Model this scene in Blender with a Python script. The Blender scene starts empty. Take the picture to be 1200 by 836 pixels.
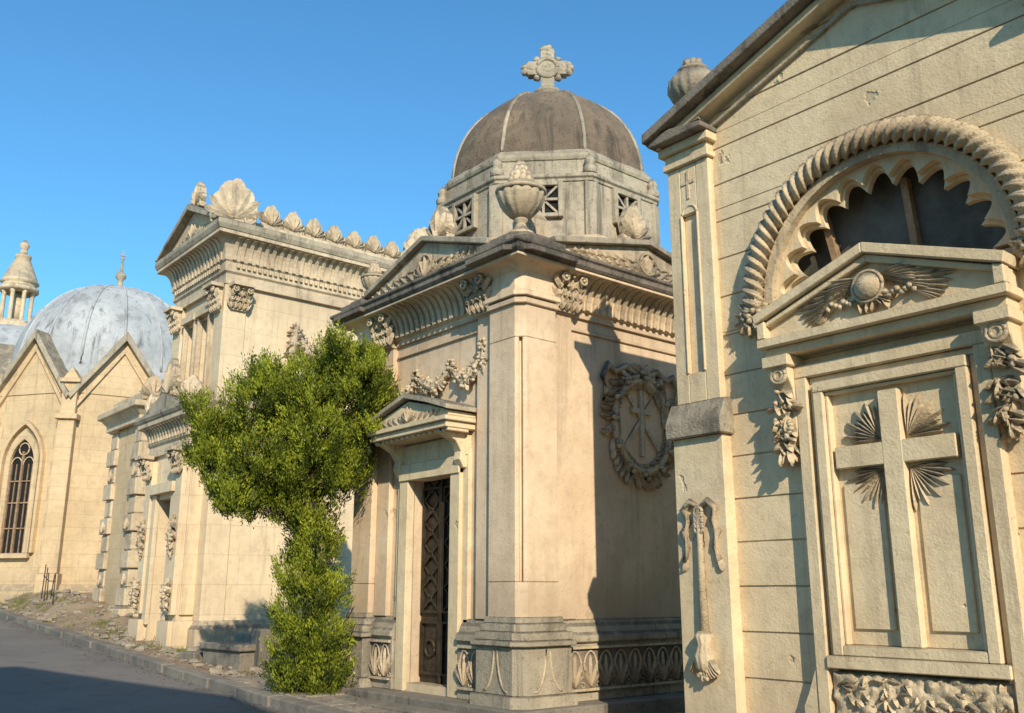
import bpy, bmesh, math, random
import numpy as np
from mathutils import Vector, noise
random.seed(7); rng=np.random.default_rng(5)
pi=math.pi
scene=bpy.context.scene
# ------------------------------------------------------------------ materials
def newmat(name):
    m=bpy.data.materials.new(name); m.use_nodes=True
    nt=m.node_tree; nt.nodes.clear()
    out=nt.nodes.new('ShaderNodeOutputMaterial'); b=nt.nodes.new('ShaderNodeBsdfPrincipled')
    nt.links.new(b.outputs[0],out.inputs[0]); return m,nt,b
class NT:
    def __init__(s,nt): s.nt=nt; s.tc=nt.nodes.new('ShaderNodeTexCoord')
    def l(s,a,b): s.nt.links.new(a,b)
    def mp(s,sc,loc=(0,0,0)):
        n=s.nt.nodes.new('ShaderNodeMapping'); n.inputs['Scale'].default_value=sc; n.inputs['Location'].default_value=loc
        s.l(s.tc.outputs['Object'],n.inputs[0]); return n.outputs[0]
    def noise(s,scale,detail=4,rough=.6,vec=None,dist=0):
        n=s.nt.nodes.new('ShaderNodeTexNoise'); n.inputs['Scale'].default_value=scale; n.inputs['Detail'].default_value=detail
        n.inputs['Roughness'].default_value=rough; n.inputs['Distortion'].default_value=dist
        s.l(vec if vec else s.tc.outputs['Object'],n.inputs['Vector']); return n.outputs[0]
    def ramp(s,v,a,b,lo=0,hi=1):
        n=s.nt.nodes.new('ShaderNodeMapRange'); n.inputs[1].default_value=a; n.inputs[2].default_value=b
        n.inputs[3].default_value=lo; n.inputs[4].default_value=hi; n.interpolation_type='SMOOTHSTEP'
        s.l(v,n.inputs[0]); return n.outputs[0]
    def math(s,op,a,b):
        n=s.nt.nodes.new('ShaderNodeMath'); n.operation=op
        for i,x in enumerate((a,b)):
            if isinstance(x,(int,float)): n.inputs[i].default_value=x
            else: s.l(x,n.inputs[i])
        return n.outputs[0]
    def mix(s,f,a,b,blend='MIX'):
        n=s.nt.nodes.new('ShaderNodeMix'); n.data_type='RGBA'; n.blend_type=blend
        for i,x in ((0,f),(6,a),(7,b)):
            if isinstance(x,(int,float)): n.inputs[i].default_value=x
            elif isinstance(x,tuple): n.inputs[i].default_value=(*x,1)
            else: s.l(x,n.inputs[i])
        return n.outputs[2]
    def bump(s,h,strength,dist,bsdf):
        n=s.nt.nodes.new('ShaderNodeBump'); n.inputs['Strength'].default_value=strength; n.inputs['Distance'].default_value=dist
        s.l(h,n.inputs['Height']); s.l(n.outputs[0],bsdf.inputs['Normal'])
def stone(name,c1,c2,dark,streak=.45,lich=.7,pit=.35,bump=.5,joint=None,lc=(.125,.11,.085),rough=.92,chip=0,blotch=.5,grime=()):
    m,nt,b=newmat(name); k=NT(nt)
    n1=k.noise(.8,4,.62); n2=k.noise(6,6,.68); n3=k.noise(42,3,.7)
    col=k.mix(k.ramp(n1,.38,.62),c1,c2)
    col=k.mix(k.ramp(n2,.44,.68,0,blotch),col,tuple(x*.70 for x in c2))
    st=k.noise(1.0,5,.7,k.mp((4.6,4.6,.30)),.5)
    stf=k.ramp(st,.51,.69,0,streak)
    col=k.mix(stf,col,dark)
    big=k.noise(1.0,6,.74,k.mp((1,1,.8),(7,3,2)))
    col=k.mix(k.ramp(big,.52,.66,0,streak*.9),col,tuple(x*1.5 for x in dark))
    g=nt.nodes.new('ShaderNodeNewGeometry'); sp=nt.nodes.new('ShaderNodeSeparateXYZ'); k.l(g.outputs['Normal'],sp.inputs[0])
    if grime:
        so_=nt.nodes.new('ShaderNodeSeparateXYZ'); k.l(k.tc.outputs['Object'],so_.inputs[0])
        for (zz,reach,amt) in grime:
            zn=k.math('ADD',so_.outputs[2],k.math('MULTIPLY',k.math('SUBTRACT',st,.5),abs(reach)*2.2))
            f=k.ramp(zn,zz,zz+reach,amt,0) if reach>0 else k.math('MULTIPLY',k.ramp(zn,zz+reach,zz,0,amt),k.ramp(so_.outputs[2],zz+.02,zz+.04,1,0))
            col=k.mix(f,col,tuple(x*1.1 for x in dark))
    up=k.ramp(sp.outputs[2],.2,.75)
    lf=k.math('MULTIPLY',k.math('MULTIPLY',up,k.ramp(n2,.30,.55,.35,1)),lich)
    col=k.mix(lf,col,lc)
    sp3=k.noise(19,4,.8)
    col=k.mix(k.ramp(sp3,.57,.68,0,pit),col,tuple(x*.55 for x in dark))
    h=k.math('ADD',k.math('MULTIPLY',n2,.8),k.math('MULTIPLY',n3,.5))
    if chip:
        cp=k.ramp(k.noise(2.1,4,.55,k.mp((1,1,1),(1.7,5.1,3.3))),.68,.705)
        col=k.mix(k.math('MULTIPLY',cp,.6),col,tuple(x*.65 for x in c2)); h=k.math('SUBTRACT',h,k.math('MULTIPLY',cp,chip))
    if joint:
        s0=nt.nodes.new('ShaderNodeSeparateXYZ'); k.l(k.tc.outputs['Object'],s0.inputs[0])
        cb=nt.nodes.new('ShaderNodeCombineXYZ'); k.l(k.math('ADD',s0.outputs[0],s0.outputs[1]),cb.inputs[0]); k.l(s0.outputs[2],cb.inputs[1])
        br=nt.nodes.new('ShaderNodeTexBrick'); k.l(cb.outputs[0],br.inputs[0])
        br.inputs['Scale'].default_value=1; br.inputs['Mortar Size'].default_value=.006; br.inputs['Mortar Smooth'].default_value=.4
        br.inputs['Brick Width'].default_value=joint[0]; br.inputs['Row Height'].default_value=joint[1]
        br.inputs['Color1'].default_value=(1,1,1,1); br.inputs['Color2'].default_value=(.92,.91,.89,1)
        br.inputs['Mortar'].default_value=(.72,.69,.63,1)
        col=k.mix(.7,col,br.outputs[0],'MULTIPLY')
        h=k.math('SUBTRACT',h,k.math('MULTIPLY',br.outputs[1],.7))
    k.l(col,b.inputs['Base Color']); b.inputs['Roughness'].default_value=rough
    b.inputs['Specular IOR Level'].default_value=.2
    k.bump(h,bump,.02,b); return m
def plain(name,c,rough=.6,metal=0,var=.3,scale=6,bump=.2,spec=.4):
    m,nt,b=newmat(name); k=NT(nt); n=k.noise(scale,5,.65)
    k.l(k.mix(k.ramp(n,.3,.7),tuple(x*(1-var) for x in c),tuple(min(1,x*(1+var)) for x in c)),b.inputs['Base Color'])
    b.inputs['Roughness'].default_value=rough; b.inputs['Metallic'].default_value=metal; b.inputs['Specular IOR Level'].default_value=spec
    k.bump(k.noise(scale*6,4,.7),bump,.01,b); return m
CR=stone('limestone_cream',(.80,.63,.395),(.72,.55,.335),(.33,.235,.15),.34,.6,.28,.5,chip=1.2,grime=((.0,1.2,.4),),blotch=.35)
CRO=stone('limestone_cream_carved',(.68,.53,.34),(.55,.42,.265),(.15,.11,.08),.55,.85,.6,.9)
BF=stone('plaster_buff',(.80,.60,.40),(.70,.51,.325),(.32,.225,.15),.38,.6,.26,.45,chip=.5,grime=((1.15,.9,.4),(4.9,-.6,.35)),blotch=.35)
BFO=stone('stone_buff_carved',(.68,.53,.35),(.53,.41,.265),(.13,.10,.075),.6,.9,.6,.9)
GR=stone('stone_grey_lichen',(.52,.43,.305),(.38,.315,.225),(.10,.083,.063),.72,.9,.65,1.0)
DK=stone('stone_dark_lichen_and_shade',(.17,.14,.11),(.27,.22,.165),(.04,.036,.03),.75,.75,.6,1.1)  # lichened slab and coping; also the painted shade behind the frieze
DOME=stone('dome_mortar_brown',(.26,.185,.12),(.175,.13,.09),(.07,.055,.042),.75,.2,.8,1.5,lc=(.28,.215,.155),blotch=.7)
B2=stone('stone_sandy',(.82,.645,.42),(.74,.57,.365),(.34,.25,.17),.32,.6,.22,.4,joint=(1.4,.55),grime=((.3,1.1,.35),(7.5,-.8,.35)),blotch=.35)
B2O=stone('stone_sandy_carved',(.70,.55,.365),(.56,.43,.285),(.15,.115,.085),.5,.85,.55,.9)
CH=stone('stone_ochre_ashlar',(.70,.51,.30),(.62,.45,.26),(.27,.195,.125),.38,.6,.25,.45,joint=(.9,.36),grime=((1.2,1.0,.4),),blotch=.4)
LEAD=stone('lead_sheet_roof',(.37,.375,.37),(.47,.465,.45),(.15,.15,.15),.9,.1,.4,.5,lc=(.37,.365,.35),rough=.7)
STEP=stone('step_stone_grey',(.29,.245,.19),(.21,.18,.14),(.07,.06,.05),.6,.5,.6,1.1,lc=(.18,.16,.125))
DOORM=plain('bronze_dark',(.055,.038,.022),.55,.3,.4,8,.4)
GLASS=plain('dusty_window_glass',(.10,.092,.075),.6,0,.5,2,.1,.3)
BLACK=plain('dark_void',(.012,.011,.010),.9)
WOOD=plain('old_wood',(.32,.20,.11),.8,0,.3,9,.5)
IRON=plain('iron_rust',(.08,.05,.035),.8,.2,.4,12,.5)
BARK=plain('tree_bark',(.13,.09,.06),.9,0,.4,14,.9)
def ground_mats():
    m,nt,b=newmat('asphalt'); k=NT(nt)
    n=k.noise(.5,5,.6); f=k.noise(90,3,.7)
    c=k.mix(k.ramp(n,.35,.65),(.125,.108,.092),(.165,.143,.122)); c=k.mix(k.ramp(f,.45,.65,0,.5),c,(.21,.185,.155))
    c=k.mix(k.ramp(k.noise(2.2,6,.7),.56,.62,0,.45),c,(.08,.07,.06))
    k.l(c,b.inputs['Base Color']); b.inputs['Roughness'].default_value=.9; k.bump(f,.6,.01,b)
    m2,nt,b=newmat('dry_earth'); k=NT(nt)
    n=k.noise(1.4,6,.65); f=k.noise(30,4,.7)
    c=k.mix(k.ramp(n,.35,.65),(.27,.185,.11),(.38,.275,.175)); c=k.mix(k.ramp(f,.5,.7,0,.6),c,(.13,.095,.06))
    c=k.mix(k.ramp(k.noise(.9,5,.7,k.mp((1,1,1),(3,9,0))),.58,.68,0,.5),c,(.09,.10,.035))
    k.l(c,b.inputs['Base Color']); b.inputs['Roughness'].default_value=.95; k.bump(k.math('ADD',n,f),.8,.04,b)
    return m,m2
ASPH,EARTH=ground_mats()
KERB=stone('kerb_lava_stone',(.28,.24,.185),(.19,.165,.135),(.07,.065,.06),.4,.2,.5,.9)
PAVE=stone('stone_pavement',(.40,.325,.24),(.29,.24,.18),(.12,.10,.08),.4,.25,.6,.9)
def leafmat(name,ca,cb_):
    m,nt,b=newmat(name); k=NT(nt)
    at=nt.nodes.new('ShaderNodeAttribute'); at.attribute_name='tint'
    c=k.mix(at.outputs['Fac'],ca,cb_)
    k.l(c,b.inputs['Base Color']); b.inputs['Roughness'].default_value=.6; b.inputs['Specular IOR Level'].default_value=.25
    tr=nt.nodes.new('ShaderNodeBsdfTranslucent'); k.l(c,tr.inputs[0])
    mx=nt.nodes.new('ShaderNodeMixShader'); mx.inputs[0].default_value=.3
    out=[n for n in nt.nodes if n.type=='OUTPUT_MATERIAL'][0]
    k.l(b.outputs[0],mx.inputs[1]); k.l(tr.outputs[0],mx.inputs[2]); k.l(mx.outputs[0],out.inputs[0]); return m
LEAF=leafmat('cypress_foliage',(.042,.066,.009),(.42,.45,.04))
GRASS=leafmat('dry_grass',(.22,.18,.07),(.20,.26,.05))
# ------------------------------------------------------------------ mesh kit
class M:
    def __init__(s): s.v=[]; s.f=[]; s.sm=[]
    def add(s,vs,fs,smooth=False):
        o=len(s.v); s.v.extend([tuple(v) for v in vs])
        for f in fs: s.f.append(tuple(i+o for i in f)); s.sm.append(smooth)
class Fr:
    def __init__(s,x,y,ang,z=0):
        a=math.radians(ang); s.x=x; s.y=y; s.z=z; s.ox=math.cos(a); s.oy=math.sin(a); s.rx=-s.oy; s.ry=s.ox
    def p(s,a,z,d): return (s.x+s.rx*a+s.ox*d, s.y+s.ry*a+s.oy*d, s.z+z)
def empty(name):
    e=bpy.data.objects.new(name,None); scene.collection.objects.link(e); return e
def done(m,name,parent,mat,bevel=0.0,seg=1):
    me=bpy.data.meshes.new(name); me.from_pydata(m.v,[],m.f); me.update()
    bm=bmesh.new(); bm.from_mesh(me)
    for i,f in enumerate(bm.faces): f.smooth=m.sm[i]
    bmesh.ops.recalc_face_normals(bm,faces=bm.faces[:]); bm.to_mesh(me); bm.free()
    me.materials.append(mat); ob=bpy.data.objects.new(name,me); scene.collection.objects.link(ob)
    if parent: ob.parent=parent
    if bevel:
        bv=ob.modifiers.new('b','BEVEL'); bv.width=bevel; bv.segments=seg; bv.limit_method='ANGLE'; bv.angle_limit=math.radians(50)
    return ob
BOXF=[(0,1,2,3),(4,7,6,5),(0,4,5,1),(1,5,6,2),(2,6,7,3),(3,7,4,0)]
def box(m,fr,a0,a1,z0,z1,d0,d1):
    m.add([fr.p(a0,z0,d0),fr.p(a1,z0,d0),fr.p(a1,z1,d0),fr.p(a0,z1,d0),fr.p(a0,z0,d1),fr.p(a1,z0,d1),fr.p(a1,z1,d1),fr.p(a0,z1,d1)],BOXF)
def prism(m,fr,pts,d0,d1):
    n=len(pts); vs=[fr.p(a,z,d0) for a,z in pts]+[fr.p(a,z,d1) for a,z in pts]
    fs=[tuple(range(n)),tuple(range(2*n-1,n-1,-1))]+[(i,(i+1)%n,n+(i+1)%n,n+i) for i in range(n)]
    m.add(vs,fs)
def prism_dz(m,fr,pts,a0,a1):
    n=len(pts); vs=[fr.p(a0,z,d) for d,z in pts]+[fr.p(a1,z,d) for d,z in pts]
    fs=[tuple(range(n)),tuple(range(2*n-1,n-1,-1))]+[(i,(i+1)%n,n+(i+1)%n,n+i) for i in range(n)]
    m.add(vs,fs)
def prism_xy(m,pts,z0,z1):
    n=len(pts); vs=[(x,y,z0) for x,y in pts]+[(x,y,z1) for x,y in pts]
    fs=[tuple(range(n)),tuple(range(2*n-1,n-1,-1))]+[(i,(i+1)%n,n+(i+1)%n,n+i) for i in range(n)]
    m.add(vs,fs)
def band(m,fr,A,B,d0,d1,smooth=False):
    n=len(A); vs=[fr.p(a,z,d0) for a,z in A]+[fr.p(a,z,d0) for a,z in B]+[fr.p(a,z,d1) for a,z in A]+[fr.p(a,z,d1) for a,z in B]
    fs=[]
    for i in range(n-1):
        fs+=[(i,i+1,n+i+1,n+i),(2*n+i,3*n+i,3*n+i+1,2*n+i+1),(i,2*n+i,2*n+i+1,i+1),(n+i,n+i+1,3*n+i+1,3*n+i)]
    fs+=[(0,n,3*n,2*n),(n-1,3*n-1,4*n-1,2*n-1)]
    m.add(vs,fs)
def revolve(m,c,prof,n=24,smooth=True,gad=0,amp=0,ph=0):
    vs=[];fs=[]
    for j,(r,z) in enumerate(prof):
        for i in range(n):
            t=2*pi*i/n+ph; rr=r*(1+amp*abs(math.sin(gad*t/2))) if gad else r
            vs.append((c[0]+rr*math.cos(t),c[1]+rr*math.sin(t),c[2]+z))
    for j in range(len(prof)-1):
        for i in range(n):
            fs.append((j*n+i,j*n+(i+1)%n,(j+1)*n+(i+1)%n,(j+1)*n+i))
    fs.append(tuple(range(n))[::-1]); fs.append(tuple(range((len(prof)-1)*n,len(prof)*n)))
    m.add(vs,fs,smooth)
def blob(m,c,rx,ry=None,rz=None,n=8,k=5,jit=0.08):
    ry=ry or rx; rz=rz or rx
    vs=[(c[0],c[1],c[2]+rz)];fs=[]
    for j in range(1,k):
        p=pi*j/k
        for i in range(n):
            t=2*pi*i/n; q=1+random.uniform(-jit,jit)
            vs.append((c[0]+q*rx*math.sin(p)*math.cos(t),c[1]+q*ry*math.sin(p)*math.sin(t),c[2]+q*rz*math.cos(p)))
    vs.append((c[0],c[1],c[2]-rz))
    for i in range(n): fs.append((0,1+i,1+(i+1)%n))
    for j in range(k-2):
        for i in range(n): fs.append((1+j*n+i,1+(j+1)*n+i,1+(j+1)*n+(i+1)%n,1+j*n+(i+1)%n))
    e=len(vs)-1; b=1+(k-2)*n
    for i in range(n): fs.append((e,b+(i+1)%n,b+i))
    m.add(vs,fs,True)
def tube(m,pts,r,n=8,smooth=True):
    P=[Vector(p) for p in pts]; vs=[];fs=[]
    for i,p in enumerate(P):
        t=(P[min(i+1,len(P)-1)]-P[max(i-1,0)]).normalized()
        u=t.cross(Vector((0,0,1)))
        if u.length<.05: u=t.cross(Vector((1,0,0)))
        u.normalize(); w=t.cross(u)
        rr=r[i] if isinstance(r,(list,tuple)) else r
        for j in range(n):
            a=2*pi*j/n; vs.append(p+u*(rr*math.cos(a))+w*(rr*math.sin(a)))
    for i in range(len(P)-1):
        for j in range(n): fs.append((i*n+j,i*n+(j+1)%n,(i+1)*n+(j+1)%n,(i+1)*n+j))
    fs.append(tuple(range(n))); fs.append(tuple(range((len(P)-1)*n,len(P)*n)))
    m.add(vs,fs,smooth)
def petal(m,fr,a,z,d,ang,L,W,T,both=False):
    ts=[0,.3,.65,.88,1]; ws=[.3,.75,1,.65,.12]; hs=[.5,.9,1,.8,.3]
    ca,sa=math.cos(ang),math.sin(ang)
    for sgn in ((1,-1) if both else (1,)):
        vs=[];fs=[]
        for t,w,h in zip(ts,ws,hs):
            cx,cz=a+ca*L*t,z+sa*L*t; ww=W*.5*w
            vs+= [fr.p(cx-sa*ww,cz+ca*ww,d-.006*sgn),fr.p(cx,cz,d+T*h*sgn),fr.p(cx+sa*ww,cz-ca*ww,d-.006*sgn)]
        for i in range(4):
            b=3*i; fs+=[(b,b+3,b+4,b+1),(b+1,b+4,b+5,b+2)]
        fs+=[(12,14,13),(0,1,2)]
        m.add(vs,fs)
def palmette(m,fr,a,z,d,size,n=7,T=.03,both=False,spread=1.05):
    for i in range(n):
        t=(i/(n-1)-.5)*2; ang=pi/2-t*spread*1.15
        petal(m,fr,a+t*size*.08,z,d,ang,size*(1-.28*abs(t)),size*.25,T,both)
    petal(m,fr,a,z,d+.004,pi/2,size*.3,size*.3,T*1.5,both)
def ring(m,fr,a,z,d,R,r,t0=0,t1=2*pi,n=24,k=6,sq=1):
    pts=[fr.p(a+R*math.cos(t0+(t1-t0)*i/n),z+R*sq*math.sin(t0+(t1-t0)*i/n),d) for i in range(n+1)]
    tube(m,pts,r,k)
def acroterion(m,fr,a,z,d,size,th=.10,pt=1.1):
    pts=[(a-.42*size,z),(a-.46*size,z+.16*size),(a-.36*size,z+.22*size)]
    for i in range(19):
        t=pi-pi*i/18; rr=size*(.47+.05*abs(math.cos(4.5*t))); pts.append((a+rr*.86*math.cos(t),z+size*.36+rr*(pt+.22*max(0,math.sin(t))**6)*max(0,math.sin(t))))
    pts+=[(a+.36*size,z+.22*size),(a+.46*size,z+.16*size),(a+.42*size,z)]; prism(m,fr,pts,d-th/2,d+th/2)
    palmette(m,fr,a,z+.12*size,d+th/2,size*.76,7,.06)
    for s in (-1,1): ring(m,fr,a+s*.32*size,z+.14*size,d+th/2,.1*size,.04*size,0,2*pi,10,5)
def sweep(m,path,prof,closed=True):
    n=len(path); np_=len(prof); vs=[];fs=[]
    for i in range(n):
        p=Vector(path[i]); 
        if closed or 0<i<n-1:
            a=(p-Vector(path[i-1])).normalized(); b=(Vector(path[(i+1)%n])-p).normalized()
        elif i==0: a=b=(Vector(path[1])-p).normalized()
        else: a=b=(p-Vector(path[i-1])).normalized()
        na=Vector((a.y,-a.x)); nb=Vector((b.y,-b.x)); mt=(na+nb); mt=mt/(mt.dot(na)) if mt.length>.01 else na
        for o,z in prof: vs.append((p.x+mt.x*o,p.y+mt.y*o,z))
    R=n if closed else n-1
    for i in range(R):
        j=(i+1)%n
        for k in range(np_-1): fs.append((i*np_+k,j*np_+k,j*np_+k+1,i*np_+k+1))
    if not closed: fs+= [tuple(range(np_)),tuple(range((n-1)*np_,n*np_))]
    m.add(vs,fs)
def rectpath(x0,y0,x1,y1): return [(x0,y1),(x0,y0),(x1,y0),(x1,y1)]
def cove(o0,z0,o1,z1,n=6):
    return [(o0+(o1-o0)*(1-math.cos(pi/2*i/n)),z0+(z1-z0)*math.sin(pi/2*i/n)) for i in range(n+1)]
def coveribs(m,fr,a0,a1,step,w,o0,z0,o1,z1,t=.03):
    n=max(1,int((a1-a0)/step)); cv=cove(o0,z0,o1,z1,6)
    for i in range(n):
        a=a0+(a1-a0)*(i+.5)/n
        pts=[(o,z) for o,z in cv]+[(o+t,z-t*.6) for (o,z) in reversed(cv)]
        prism_dz(m,fr,pts,a-w/2,a+w/2)
def urn(m,c,h,R,gad=14,fruit=True):
    pr=[(.55,0),(.55,.07),(.42,.09),(.24,.16),(.2,.2),(.3,.235),(.3,.26),(.5,.3),(.85,.42),(1.0,.54),(1.02,.6)]
    revolve(m,c,[(r*R,z*h) for r,z in pr[:7]],24)
    revolve(m,c,[(r*R*.94,z*h) for r,z in pr[6:]],56,True,gad,.09)
    revolve(m,c,[(1.06*R,.595*h),(1.1*R,.62*h),(1.08*R,.645*h),(.85*R,.68*h),(.6*R,.71*h),(.62*R,.74*h),(.45*R,.75*h)],28)
    if fruit:
        for lay,(zz,rr,nn,L) in enumerate([(.73,.42,9,.20),(.80,.34,8,.20),(.87,.22,6,.18),(.94,.08,3,.1)]):
            for i in range(nn):
                t=2*pi*(i+.5*lay)/nn
                blob(m,(c[0]+rr*R*math.cos(t),c[1]+rr*R*math.sin(t),c[2]+(zz+.03)*h),R*.16,R*.16,h*.10,6,5,.2)
def leafy(m,fr,a0,a1,z0,z1,d,n,s):
    for i in range(n):
        a=random.uniform(a0,a1); z=random.uniform(z0,z1); petal(m,fr,a,z,d+random.uniform(0,s*.5),random.uniform(0,2*pi),s*random.uniform(.8,1.4),s*.6,s*.35)
def capital(m,fr,a,z0,z1,w,d0):
    H=z1-z0
    pts=[(d0-.02,z0),(d0+.03,z0),(d0+.05,z0+.5*H),(d0+.16,z0+.85*H),(d0+.2,z1-.05),(d0+.2,z1),(d0-.02,z1)]
    prism_dz(m,fr,pts,a-w*.36,a+w*.36)
    box(m,fr,a-w*.56,a+w*.56,z1-.06,z1+.01,d0,d0+.26)
    for row,(zz,dd,nn) in enumerate([(z0+.02,.05,5),(z0+.26*H,.08,4),(z0+.48*H,.12,3)]):
        for i in range(nn):
            aa=a+w*.44*((i/(nn-1))*2-1)
            for q in (-.5,0,.5): petal(m,fr,aa,zz,d0+dd,pi/2+q+random.uniform(-.1,.1),H*.34,w*.16,.05)
            q=fr.p(aa,zz+H*.32,d0+dd+.06); blob(m,q,.024,.024,.022,6,4,.25)
    for s in (-1,1):
        ring(m,fr,a+s*w*.38,z1-.13,d0+.2,.05,.02,0,2*pi,12,5); 
        q=fr.p(a+s*w*.38,z1-.13,d0+.21); blob(m,q,.022)
def swag(m,fr,a0,z0,a1,z1,drop,d,r=.05,n=16,dens=3):
    pts=[]
    for i in range(n+1):
        t=i/n; a=a0+(a1-a0)*t; z=z0+(z1-z0)*t-drop*4*t*(1-t); pts.append((a,z,r*(.55+.9*math.sin(pi*t))))
    tube(m,[fr.p(a,z,d+q*.3) for a,z,q in pts],[q*.8 for a,z,q in pts],6)
    for a,z,q in pts:
        for _ in range(dens):
            blob(m,fr.p(a+random.uniform(-q,q),z+random.uniform(-q,q),d+random.uniform(.3,1)*q),q*random.uniform(.3,.5),None,None,6,4,.15)
        for _ in range(4):
            petal(m,fr,a+random.uniform(-q,q)*.5,z+random.uniform(-q,q)*.5,d+.5*q,random.uniform(0,2*pi),q*1.8,q*.7,q*.5)
def frieze(m,fr,a0,a1,z0,z1,d,step=.28):
    n=max(1,round((a1-a0)/step)); st=(a1-a0)/n; H=z1-z0
    for i in range(n):
        a=a0+st*(i+.5)
        ring(m,fr,a,z0+H*.42,d,st*.44,.014,-.35,pi+.35,14,5,H*.50/(st*.44)*.95)
        for j in range(5):
            t=(j-2)/2; petal(m,fr,a+t*.01,z0+.04,d,pi/2-t*.75,H*(.72-.2*abs(t)),st*.15,.03)
        ring(m,fr,a+st*.5,z0+.06,d,.03,.012,0,2*pi,8,4)
    box(m,fr,a0,a1,z0-.005,z0+.025,d-.01,d+.03); box(m,fr,a0,a1,z1-.025,z1+.005,d-.01,d+.03)
# ------------------------------------------------------------------ terrain
def road(y):
    k=1.5; t=(min(y,60)-10.5)/k
    return .058*k*(math.log1p(math.exp(t)) if t<30 else t)
def ss(a,b,x): t=max(0,min(1,(x-a)/(b-a))); return t*t*(3-2*t)
def gh(x,y):
    r=road(y)
    if x<5.9 and x>-1.8: return r-.05
    if x<=-1.8: return r+.10
    return r+.105+.42*ss(20,25,y)*ss(6.0,6.9,x)+.06*noise.noise(Vector((x*2,y*2,0)))*ss(14,18,y)
xs=[-3000,-800,-200,-60,-20,-8,-3,-1.86,-1.8,0,2,4,5.86,5.92]+[6+i*.15 for i in range(20)]+[9.5,10.5,12,15,20,40,100,300,1000,3000]
ys=[-3000,-800,-200,-60,-20,-8,-4,0,2,4,6,7,8,9,10,11,12,13,14]+[15+i*.3 for i in range(60)]+[34,36,40,45,50,60,100,300,1000,3000]
m=M(); m.add([(x,y,gh(x,y)) for y in ys for x in xs],[(j*len(xs)+i,j*len(xs)+i+1,(j+1)*len(xs)+i+1,(j+1)*len(xs)+i) for j in range(len(ys)-1) for i in range(len(xs)-1)],True)
done(m,'ground',None,EARTH)
yy=[-60,-20,-5,0,4,6,8]+[9+i*.5 for i in range(60)]+[45,60,120]
m=M(); m.add([(x,y,road(y)+.0) for y in yy for x in (-1.62,5.76)],[(2*i,2*i+1,2*i+3,2*i+2) for i in range(len(yy)-1)],True)
done(m,'road',None,ASPH)
def kerb(x0,x1,name):
    m=M(); y=-10
    while y<50:
        L=.95+random.uniform(-.1,.1); j=random.uniform(-.015,.015); h=.125+random.uniform(-.012,.012)
        a,b=y+.008,y+L-.008
        v=[(x0+j,a,road(a)-.2),(x1+j,a,road(a)-.2),(x1+j,b,road(b)-.2),(x0+j,b,road(b)-.2),(x0+j,a,road(a)+h),(x1+j,a,road(a)+h),(x1+j,b,road(b)+h),(x0+j,b,road(b)+h)]
        m.add(v,BOXF); y+=L
    return done(m,name,None,KERB,.018,2)
kerb(5.74,5.97,'kerb'); kerb(-1.85,-1.60,'kerb.001')
m=M(); y=6.5
while y<13.6:
    x=5.98
    for w in (.52,.5):
        L=.8; z=road(y+.4)+.125+random.uniform(-.004,.004)
        m.add([(x+.006,y+.006,z-.1),(x+w-.006,y+.006,z-.1),(x+w-.006,y+L-.006,z-.1),(x+.006,y+L-.006,z-.1),(x+.006,y+.006,z),(x+w-.006,y+.006,z),(x+w-.006,y+L-.006,z+.02),(x+.006,y+L-.006,z+.02)],BOXF)
        x+=w
    y+=.8
done(m,'pavement',None,PAVE,.008)
m=M()
for i in range(560):
    y=random.uniform(13.6,29); x=random.uniform(6.02,7.0+(.8 if y>20.3 else 0)); s=random.choice([.015,.02,.03,.04,.05,.09])*random.uniform(.7,1.3)
    blob(m,(x,y,gh(x,y)+s*.3),s,s*random.uniform(.6,1.3),s*.6,6,4,.25)
for i in range(len(m.sm)): m.sm[i]=False
done(m,'rubble',None,PAVE)
V=[];Fc=[]
for i in range(1800):
    y=random.uniform(8,28); x=5.72-abs(random.gauss(0,.18)) if random.random()<.45 else random.uniform(5.98,6.65)
    z=(road(y)+.006 if x<5.74 else (road(y)+.15 if y<13.8 else gh(x,y)+.012)); a=random.uniform(0,2*pi); s=random.uniform(.012,.03); o=len(V)
    for q in range(4): V.append((x+s*math.cos(a+q*pi/2)*(1 if q%2 else .5),y+s*math.sin(a+q*pi/2)*(1 if q%2 else .5),z+random.uniform(0,.012)))
    Fc.append((o,o+1,o+2,o+3))
me=bpy.data.meshes.new('fallen_leaves'); me.from_pydata(V,[],Fc); me.materials.append(plain('dry_leaf',(.19,.12,.06),.8,0,.5,9,.2)); scene.collection.objects.link(bpy.data.objects.new('fallen_leaves',me))
# ------------------------------------------------------------------ central domed mausoleum
T=empty('domed_mausoleum')
x0,y0,x1,y1=7.07,8.25,11.17,11.72; cx,cy=9.12,9.985
F=Fr(x0,cy,180); S=Fr(cx,y0,270); Bk=Fr(x1,cy,0); Fa=Fr(cx,y1,90)
HF,HS=1.735,2.05
DW=.47
m=M()
box(m,F,-HF,-DW,.1,5.0,-.4,0); box(m,F,DW,HF,.1,5.0,-.4,0); box(m,F,-DW,DW,2.94,5.0,-.4,0); 
m.add([(x,y,z) for z in (.1,5.5) for x,y in ((x0+.4,y0),(x1,y0),(x1,y1),(x0+.4,y1))],BOXF)
done(m,'walls',T,BF,.006)
m=M(); mo=M(); mg=M(); mc=M()
for fr,h,vis in ((F,HF,1),(S,HS,1),(Bk,HF,0),(Fa,HS,0)):
    for s in (-1,1):
        a=s*(h-.62); box(m,fr,a-.15,a+.15,1.2,4.93,-.02,.07)
        box(m,fr,a-.17,a+.17,4.86,4.90,-.02,.09)
        if vis: capital(mo,fr,a,4.88,5.40,.40,.10)
    box(m,fr,-h+.8,h-.8,4.70,4.74,-.02,.03)
    coveribs(mo,fr,-h+.84,h-.84,.125,.065,.08,5.0,.34,5.36,.035)
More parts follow.
